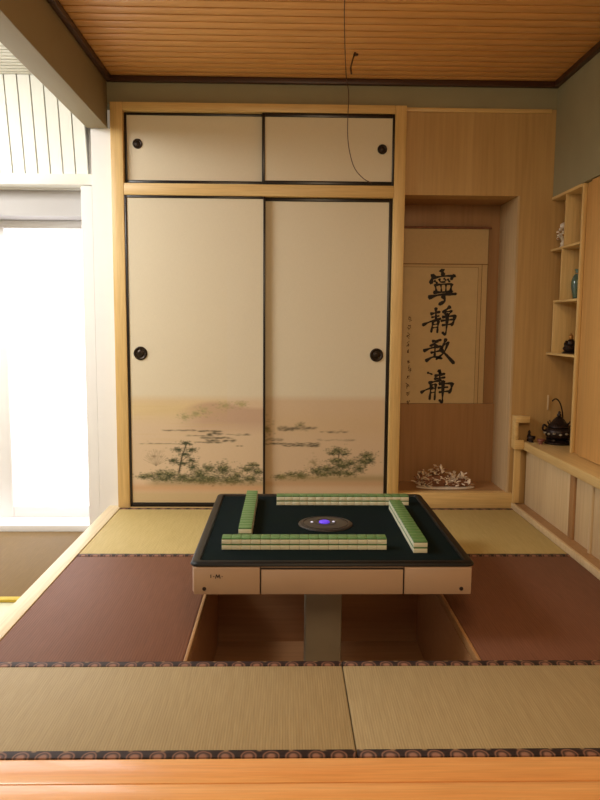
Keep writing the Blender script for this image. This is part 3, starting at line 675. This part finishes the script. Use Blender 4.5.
# front: side panels and drawer
yf = TY0
box('side_panel', (TX0+.012, -.088, yf-.004, yf+.006, .150, .249), M['body'], mt, .004); box('side_panel', (.424, TX1-.012, yf-.004, yf+.006, .150, .249), M['body'], mt, .004)
d = box('drawer', (-.084, .420, yf-.004, yf+.006, .150, .241), M['body'], mt, .004)
boxes('drawer_gap', [(-.0875, -.0845, yf-.001, yf+.004, .150, .249), (.4205, .4235, yf-.001, yf+.004, .150, .249), (-.084, .42, yf-.001, yf+.004, .2415, .2465)], M['body_gap'], mt, .0004)
for hx in (-.284, .628):
    bm = bmesh.new(); lathe(bm, hx, yf-.004, .172, [(.007, 0), (.007, .002), (.004, .003)], 14, axis='Y'); link('lock', bm, M['body_gap'], mt, smooth=True)
bm = bmesh.new(); bmm = lambda a, b: [add_box(bm, a, b, yf-.0052, yf-.0041, .212, .224)]
bmm(-.262, -.259)
for i, (a, b) in enumerate(((0, 0), (.0045, 0), (.009, 0))): pass
# stylised M between two dots
for (xa, za, xb, zb) in ((-.244, .210, -.241, .224), (-.241, .224, -.236, .213), (-.236, .213, -.231, .224), (-.231, .224, -.228, .210)):
    tube(bm, [(xa, yf-.0048, za), (xb, yf-.0048, zb)], .0016, 6)
for xx in (-.250, -.221): ball(bm, (xx, yf-.0048, .217), .0022, 1)
link('maker_mark', bm, M['body_gap'], mt)
# dome in the centre
DX, DY = .172, 2.86
bm = bmesh.new(); lathe(bm, DX, DY, FZ+.0005, [(.116, 0), (.114, .003), (.10, .006), (.07, .008), (.03, .009), (.004, .009)], 48)
dm = link('control_dome', bm, M['disc'], mt, smooth='all'); dm['label'] = 'grey round dice dome'
bm = bmesh.new(); lathe(bm, DX-.005, DY-.003, FZ+.008, [(.024, 0), (.022, .006), (.014, .009), (.004, .010)], 24); link('dice_window', bm, M['purple_light'], dm, smooth='all')['label'] = 'glowing purple dice window'
for q in ((DX-.058, DY, FZ+.0095), (DX+.034, DY+.004, FZ+.0105)):
    bm = bmesh.new(); ball(bm, q, (.006, .006, .003), 2); link('indicator', bm, M['white_light'], dm, smooth='all')
bm = bmesh.new()
for r_ in (.095, .045):
    prev = [(DX+r_*cos(i*pi/18), DY+r_*sin(i*pi/18), FZ+(.0075 if r_ > .06 else .0092)) for i in range(37)]; tube(bm, prev, .0012, 5)
link('dome_ring', bm, M['iron'], dm, smooth='all')
# pedestal in the pit
pd = box('pedestal', (.082, .232, 2.68, 2.81, pz+.03, .1465), M['steel'], mt, .012)
box('pedestal_sleeve', (.068, .246, 2.667, 2.823, pz+.03, -.34), M['steel'], mt, .012)
box('foot_plate', (-.04, .35, 2.56, 2.93, pz+.001, pz+.03), M['steel'], mt, .01)

# tiles: walls of 17 x 2
tw, tl, th, bk = .0366, .052, .0168, .0052
bm = bmesh.new(); add_box(bm, -tw/2+.0003, tw/2-.0003, -tl/2, tl/2, 0, th, bev=.001); 
proto = link('mahjong_tile', bm, M['ivory'], origin=(0, 0, 0), smooth=True)
bm = bmesh.new(); add_box(bm, -tw/2+.0003, tw/2-.0003, -tl/2, tl/2, th-.0002, th+bk, bev=.0016)
pback = link('green_back', bm, M['jade'], proto, smooth=True, origin=(0, 0, 0)); pback['label'] = 'jade green tile back'
first = [True]
def tile(loc, rz, label, group):
    if first[0]: o = proto; first[0] = False
    else:
        o = proto.copy(); COL.objects.link(o); c = pback.copy(); COL.objects.link(c); c.parent = o
    o.location = loc; o.rotation_euler = (0, 0, rz); tag(o, label, 'mahjong tile', group)
N = 17
def wall(x, y, dx, dy, rz, nm, e0, e1):
    for lv in (0, 1):
        for i in range(N):
            l = 'upper' if lv else 'lower'
            if i in (0, N-1): lab = 'green-backed mahjong tile, %s layer, %s end of the %s' % (l, e0 if i == 0 else e1, nm)
            elif i in (1, N-2): lab = 'green-backed mahjong tile, %s layer, second from %s end of the %s' % (l, e0 if i == 1 else e1, nm)
            elif i == N//2: lab = 'green-backed mahjong tile, %s layer, exact middle of the %s' % (l, nm)
            else: lab = 'green-backed mahjong tile inside the %s layer of the %s' % (l, nm)
            tile((x+dx*tw*(i+.5)+random.uniform(-.0004, .0004)*(dy != 0)*1.0, y+dy*tw*(i+.5)+random.uniform(-.0005, .0005)*(dx != 0), FZ+.0004+lv*(th+bk+.0003)), rz, lab, '%s layer of the %s' % (l, nm))
wall(-.238, 2.549, 1, 0, 0, 'front tile wall', 'left', 'right')
wall(-.040, 3.195, 1, 0, 0, 'back tile wall', 'left', 'right')
wall(-.158, 2.655, 0, 1, pi/2, 'left tile wall', 'near', 'far')
wall(.505, 2.485, 0, 1, pi/2, 'right tile wall', 'near', 'far')

# ------------------------------------------------------------ loose wires from the ceiling
t = empty('hanging_wire', (.24, 2.8, CZ), 'long thin brown wire drooping from the ceiling in front of the upper closet doors', 'wire')
bm = bmesh.new(); tube(bm, smooth_pts([(.24, 2.80, CZ-.0005), (.243, 3.1, 2.46), (.285, 3.5, 2.33), (.30, 3.5, 2.22), (.297, 3.5, 2.08), (.303, 3.5, 1.98), (.33, 3.5, 1.88), (.375, 3.5, 1.825), (.42, 3.5, 1.80)], 8), .0022, 8)
link('wire_strand', bm, M['cable'], t, smooth='all')
bm = bmesh.new(); lathe(bm, .24, 2.8, CZ-.006, [(.012, 0), (.014, .002), (.014, .0055)], 16); link('ceiling_cap', bm, M['cable'], t, smooth=True)
t = empty('short_wire', (.355, 3.74, CZ), 'short thick dark wire end poking out of the boarded ceiling', 'wire')
bm = bmesh.new(); tube(bm, smooth_pts([(.355, 3.74, CZ-.0005), (.35, 3.72, 2.50), (.335, 3.68, 2.45), (.322, 3.62, 2.40), (.314, 3.56, 2.36), (.316, 3.54, 2.33)], 8), .0042, 8)
link('wire_strand', bm, M['cable'], t, smooth='all')
bm = bmesh.new(); lathe(bm, .355, 3.74, CZ-.007, [(.011, 0), (.013, .002), (.013, .0065)], 16); link('ceiling_cap', bm, M['cable'], t, smooth=True)

# ------------------------------------------------------------ light
def area(name, loc, target, size, power, col, sy=None):
    L = bpy.data.lights.new(name, 'AREA'); L.energy = power; L.color = col; L.size = size
    if sy: L.shape = 'RECTANGLE'; L.size_y = sy
    o = bpy.data.objects.new(name, L); COL.objects.link(o); o.location = loc
    o.rotation_euler = (V(target)-V(loc)).to_track_quat('-Z', 'Y').to_euler(); return o
area('warm_front_fill', (.1, -.6, 2.35), (.3, 2.8, .6), .9, 25, (1, .76, .48))  # added fill light behind the camera, no fixture seen; warms the whole room
area('warm_overhead_fill', (.25, 1.25, 2.40), (.3, 2.0, 0), .5, 9, (1, .74, .44))  # added unseen area light under the ceiling, brightens mats and step from above
area('left_room_lamp', (-2.3, 2.9, 2.40), (-2.1, 3.6, 0), 1.2, 95, (1, .99, .96))
wd = bpy.data.worlds.new('World'); S.world = wd; wd.use_nodes = True
wd.node_tree.nodes['Background'].inputs[0].default_value = (1, .80, .56, 1); wd.node_tree.nodes['Background'].inputs[1].default_value = .22

# ------------------------------------------------------------ camera
cam = bpy.data.cameras.new('camera'); cam.sensor_fit = 'VERTICAL'; cam.sensor_height = 32; cam.lens = 690*32/800; cam.clip_start = .05
co = bpy.data.objects.new('camera', cam); COL.objects.link(co)
co.matrix_world = Matrix.Translation((0, 0, 1.1)) @ Matrix.Rotation(radians(-1.2), 4, 'Z') @ Matrix.Rotation(pi/2-radians(6.2), 4, 'X') @ Matrix.Rotation(radians(.4), 4, 'Z')
S.camera = co
S.view_settings.view_transform = 'Standard'; S.view_settings.look = 'None'; S.view_settings.gamma = 1; S.view_settings.use_curve_mapping = False
S.view_settings.exposure = 0.0
